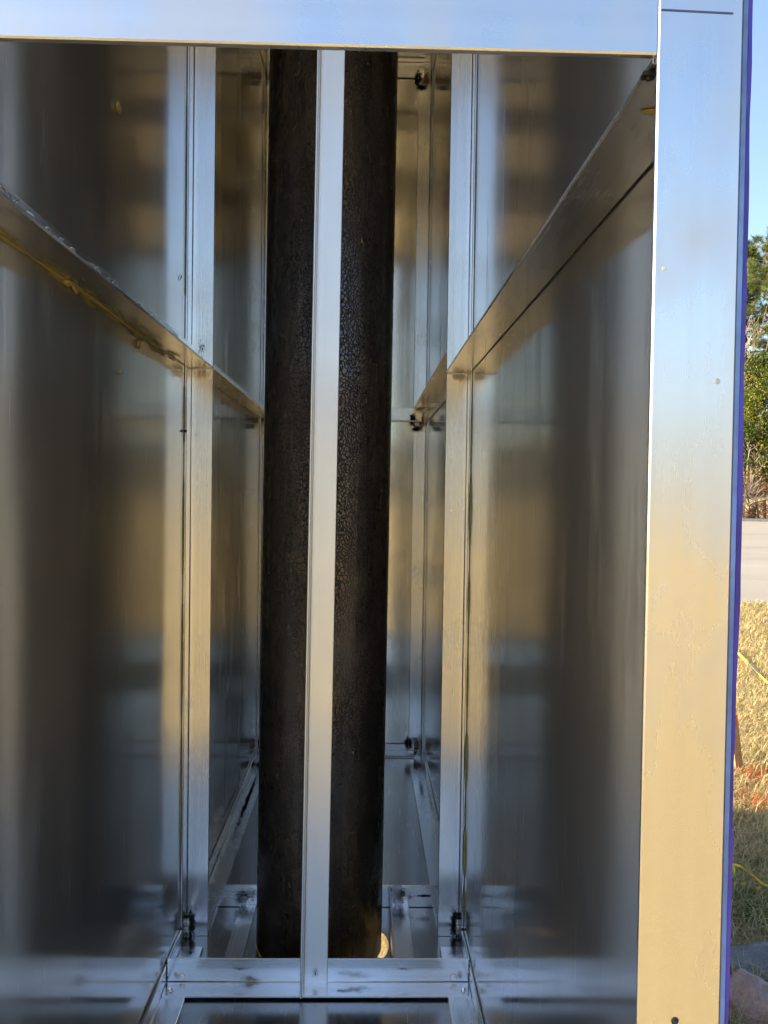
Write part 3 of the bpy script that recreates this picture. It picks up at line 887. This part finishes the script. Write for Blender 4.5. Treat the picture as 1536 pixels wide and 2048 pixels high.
def grow(p, d, length, rad, depth, q, out, tips, spread=.6, kids=(2, 4), up=.15, shrink=.68):
    """recursive branch: list of (points, radii)"""
    n = 4; pts = [p.copy()]; rr = [rad]
    for i in range(n):
        d = (d + Vector((q.uniform(-1, 1), q.uniform(-1, 1), q.uniform(-.6, 1)*1+up))*.16).normalized()
        p = p + d*length/n
        pts.append(p.copy()); rr.append(rad*(1-.55*(i+1)/n))
    out.append((pts, rr))
    if depth == 0:
        tips.append((p.copy(), d.copy())); return
    for _ in range(q.randint(*kids)):
        t = q.uniform(.35, 1.0); i = min(n-1, int(t*n))
        base = pts[i].lerp(pts[i+1], t*n-i)
        nd = (d + Vector((q.uniform(-1, 1), q.uniform(-1, 1), q.uniform(-.5, .9)))*spread*1.4).normalized()
        grow(base, nd, length*shrink*q.uniform(.7, 1.1), rr[i]*.6, depth-1, q, out, tips, spread, kids, up, shrink)

def bare_tree(x, y, h, seed, label, group='trees beyond the road', depth=4):
    q = random.Random(seed); z = GZ+.05
    root = thing('bare_tree', (x, y, z), label, 'tree', group)
    out, tips = [], []
    trunk = [Vector((0, 0, 0))]; p = Vector((0, 0, 0)); rr = [h*.013]
    for i in range(6):
        p = p+Vector((q.uniform(-.12, .12), q.uniform(-.12, .12), 1))*h*.6/6; trunk.append(p.copy()); rr.append(h*.013*(1-.1*(i+1)))
    v, f = tube_vf(trunk, rr, 8); link_mesh('trunk', v, f, M['bare_bark'], root, True)
    for i in range(14):
        k = q.uniform(1.2, 6); j = min(5, int(k)); b = trunk[j].lerp(trunk[j+1], k-j)
        a = q.uniform(0, 6.28)
        grow(b, Vector((math.cos(a), math.sin(a), q.uniform(.4, 1.2))).normalized(), h*.24*q.uniform(.7, 1.1), h*.005, depth-1, q, out, tips)
    grow(p, Vector((0, 0, 1)), h*.25, h*.006, depth-1, q, out, tips)
    vf = join_vf([tube_vf(a, [max(.006, c) for c in b], 3, False) for a, b in out])
    link_mesh('crown', vf[0], vf[1], M['bare_bark'], root)
    return root

def pine(x, y, h, seed, label, group='trees beyond the road', lo=.35):
    q = random.Random(seed); rg = np.random.default_rng(seed); z = GZ+.05
    root = thing('pine_tree', (x, y, z), label, 'tree', group)
    pts = [Vector((math.sin(i*.7+seed)*.12, math.cos(i*.5+seed)*.12, h*i/10)) for i in range(11)]
    v, f = tube_vf(pts, [h*.016*(1-.088*i) for i in range(11)], 9)
    link_mesh('trunk', v, f, M['bark'], root, True)
    br, cen = [], []
    for i in range(74):
        t = lo+(1-lo)*q.random()**.85; zz = h*t; a = q.uniform(0, 6.28)
        ln = h*.26*(1.12-t)**.6*q.uniform(.55, 1.1)
        k = min(9, int(t*10)); b = pts[k].lerp(pts[k+1], t*10-k)
        d = Vector((math.cos(a), math.sin(a), q.uniform(-.05, .45)))
        bp = [b]
        for s in range(4):
            d = (d+Vector((q.uniform(-.2, .2), q.uniform(-.2, .2), .07))).normalized(); bp.append(bp[-1]+d*ln/4)
        br.append(tube_vf(bp, [h*.0035*(1-.2*s) for s in range(5)], 4, False))
        for s in range(13):
            u = q.uniform(.3, 1); k2 = min(3, int(u*4)); c = bp[k2].lerp(bp[k2+1], u*4-k2)
            tw = c+Vector((q.gauss(0, 1), q.gauss(0, 1), q.gauss(.3, .6)))*ln*.11
            br.append(tube_vf([c, tw], [.012, .006], 3, False)); cen.append(tw)
    vf = join_vf(br); link_mesh('branches', vf[0], vf[1], M['bark'], root)
    cen = np.array([tuple(c) for c in cen]); n = len(cen); per = 64
    ctr = np.repeat(cen, per, 0); m_ = len(ctr)
    d = rg.normal(size=(m_, 3)); d[:, 2] += .5; d /= np.linalg.norm(d, axis=1)[:, None]
    L = rg.uniform(.14, .30, m_)[:, None]
    e = rg.normal(size=(m_, 3)); e -= d*(e*d).sum(1)[:, None]; e /= np.linalg.norm(e, axis=1)[:, None]
    wdt = .007
    V = np.stack([ctr-e*wdt, ctr+e*wdt, ctr+d*L+e*wdt*.6, ctr+d*L-e*wdt*.6], 1)
    pal = np.array([(.13, .17, .045), (.17, .20, .06), (.09, .13, .035), (.22, .22, .08)])
    cl = np.repeat(pal[rg.integers(0, 4, n)], per, 0)*rg.uniform(.75, 1.25, m_)[:, None]
    card_object('crown', V, cl, root, (0, 0, 0))
    return root

def leafy(name, x, y, h, rx, seed, label, pal, cat='tree', nclump=130, per=70, size=(.07, .15), group='trees beyond the road', base=.08, twig='bark'):
    q = random.Random(seed); rg = np.random.default_rng(seed); z = GZ+.05
    root = thing(name, (x, y, z), label, cat, group)
    pts = [Vector((math.sin(i+seed)*.06*h/5, math.cos(i*1.3+seed)*.06*h/5, h*.92*i/8)) for i in range(9)]
    v, f = tube_vf(pts, [max(.02, h*.014)*(1-.1*i) for i in range(9)], 7)
    link_mesh('trunk', v, f, M[twig], root, True)
    br, cen = [], []
    for i in range(nclump):
        t = base+(1-base)*q.random(); a = q.uniform(0, 6.28)
        prof = math.sin(min(1, (t-base)/(1-base)*.85+.15)*math.pi)**.55
        rr = rx*prof*q.uniform(.25, 1.1)**.6
        c = Vector((math.cos(a)*rr, math.sin(a)*rr, h*t))
        k = min(7, int(t*.8*8)); b = pts[k]
        br.append(tube_vf([b, b.lerp(c, .5)+Vector((0, 0, .1)), c], [.03, .02, .008], 4, False)); cen.append(tuple(c))
    vf = join_vf(br); link_mesh('branches', vf[0], vf[1], M[twig], root)
    cen = np.array(cen); n = len(cen); ctr = np.repeat(cen, per, 0)
    ctr = ctr+rg.normal(size=ctr.shape)*np.array([.26, .26, .2])*(rx/1.6)**.5
    ctr[:, 2] = np.maximum(ctr[:, 2], .05)
    V, _ = cards(ctr, rg.uniform(*size, len(ctr)), None, rg, aspect=.55)
    pal = np.array(pal); cl = np.repeat(pal[rg.integers(0, len(pal), n)], per, 0)*rg.uniform(.7, 1.3, len(ctr))[:, None]
    card_object('crown', V, cl, root, (0, 0, 0))
    return root

EG = [(.15, .17, .03), (.11, .14, .03), (.20, .20, .035), (.08, .11, .03)]
BR = [(.26, .15, .07), (.32, .20, .10), (.18, .11, .06), (.36, .25, .14)]
pine(24.4, 46.8, 17.3, 4, 'tall pine with open green crown nearest the blue cabinet edge', lo=.52)
pine(29.5, 50.5, 19.0, 9, 'tall pine standing farther right beyond the road', lo=.42)
pine(16.2, 50.0, 18.0, 15, 'tall pine hidden behind the cabinet beyond the road', lo=.42)
bare_tree(22.4, 48.5, 12.8, 5, 'pale leafless tree under the pine branches beyond the road')
bare_tree(23.6, 47.6, 11.5, 12, 'slim leafless tree at the right picture edge beyond the road')
pine(22.9, 49.0, 16.4, 61, 'pine with a narrow crown just right of the blue cabinet edge', lo=.56)
pine(20.6, 50.2, 16.8, 33, 'tall pine half behind the blue cabinet edge', lo=.52)
bare_tree(21.3, 46.4, 11.2, 44, 'leafless twiggy tree close behind the yellow green evergreen')
bare_tree(22.5, 46.7, 12.0, 46, 'leafless grey tree between the evergreen and the nearest pine')
bare_tree(19.4, 48.8, 12.0, 23, 'leafless tree hidden beside the cabinet beyond the road')
bare_tree(27.0, 48.2, 12.5, 31, 'wide leafless tree farther right beyond the road')
bare_tree(21.4, 51.5, 13.0, 37, 'leafless tree deepest in the wood behind the pale leafless tree')
leafy('evergreen_tree', 21.9, 45.2, 9.0, 2.4, 6, 'bushy yellow green evergreen in front of the leafless trees', EG, nclump=260, per=150, size=(.08, .19), base=.26)
leafy('evergreen_tree', 18.6, 46.0, 7.4, 1.9, 17, 'darker evergreen hidden behind the cabinet edge', EG, nclump=150)
leafy('evergreen_tree', 26.4, 45.6, 8.2, 2.2, 27, 'yellow green evergreen farther right beyond the road', EG, nclump=150, per=110)
for i, (x, y, h, lab) in enumerate(((19.7, 43.7, 2.3, 'brown leafy undergrowth shrub close beside the cabinet edge'), (21.0, 44.0, 3.2, 'twiggy brown shrub below the yellow green evergreen'), (22.2, 43.6, 2.4, 'rusty brown shrub at the right picture edge'), (24.2, 43.9, 2.6, 'brown shrub farther right along the verge'), (17.9, 44.0, 2.6, 'brown shrub hidden behind the cabinet'))):
    leafy('shrub', x, y, h, 1.1, 50+i, lab, BR, 'shrub', 70, 34, (.06, .13), 'undergrowth along the verge', twig='bare_bark')
for i, (x, y, h, lab) in enumerate(((20.5, 43.6, 4.6, 'thin leaning pale sapling in the undergrowth'), (21.5, 43.9, 4.2, 'forked pale sapling in front of the evergreen'))):
    bare_tree(x, y, h, 70+i, lab, 'saplings along the verge', 3)

# far wood all round: one uncountable mass
def wood():
    rg = np.random.default_rng(77); ctr = []; cl = []
    pal = np.array([(.10, .10, .05), (.16, .12, .08), (.20, .15, .10), (.07, .09, .04)])
    for k in range(2600):
        a = rg.uniform(0, 2*np.pi)
        ang = (a % (2*np.pi))
        rr = rg.uniform(165, 215)
        x, y = rr*math.cos(a), rr*math.sin(a)
        hh = 8.5+2.5*math.sin(a*9)+1.5*math.sin(a*23+1)+rg.uniform(-1.5, 2)
        n_ = 9
        c = np.stack([x+rg.normal(0, 2.0, n_), y+rg.normal(0, 2.0, n_), GZ+rg.uniform(.3, 1, n_)*hh], 1)
        ctr.append(c); cl.append(np.repeat(pal[rg.integers(0, 4)][None], n_, 0))
    ctr = np.concatenate(ctr); cl = np.concatenate(cl)
    V, _ = cards(ctr, rg.uniform(1.8, 3.4, len(ctr)), None, rg, aspect=.7)
    o = card_object('woodland', V, cl, None, (0, 0, 0))
    tag(o, 'far brown and green woodland ringing the field', 'woodland', kind='stuff')
wood()
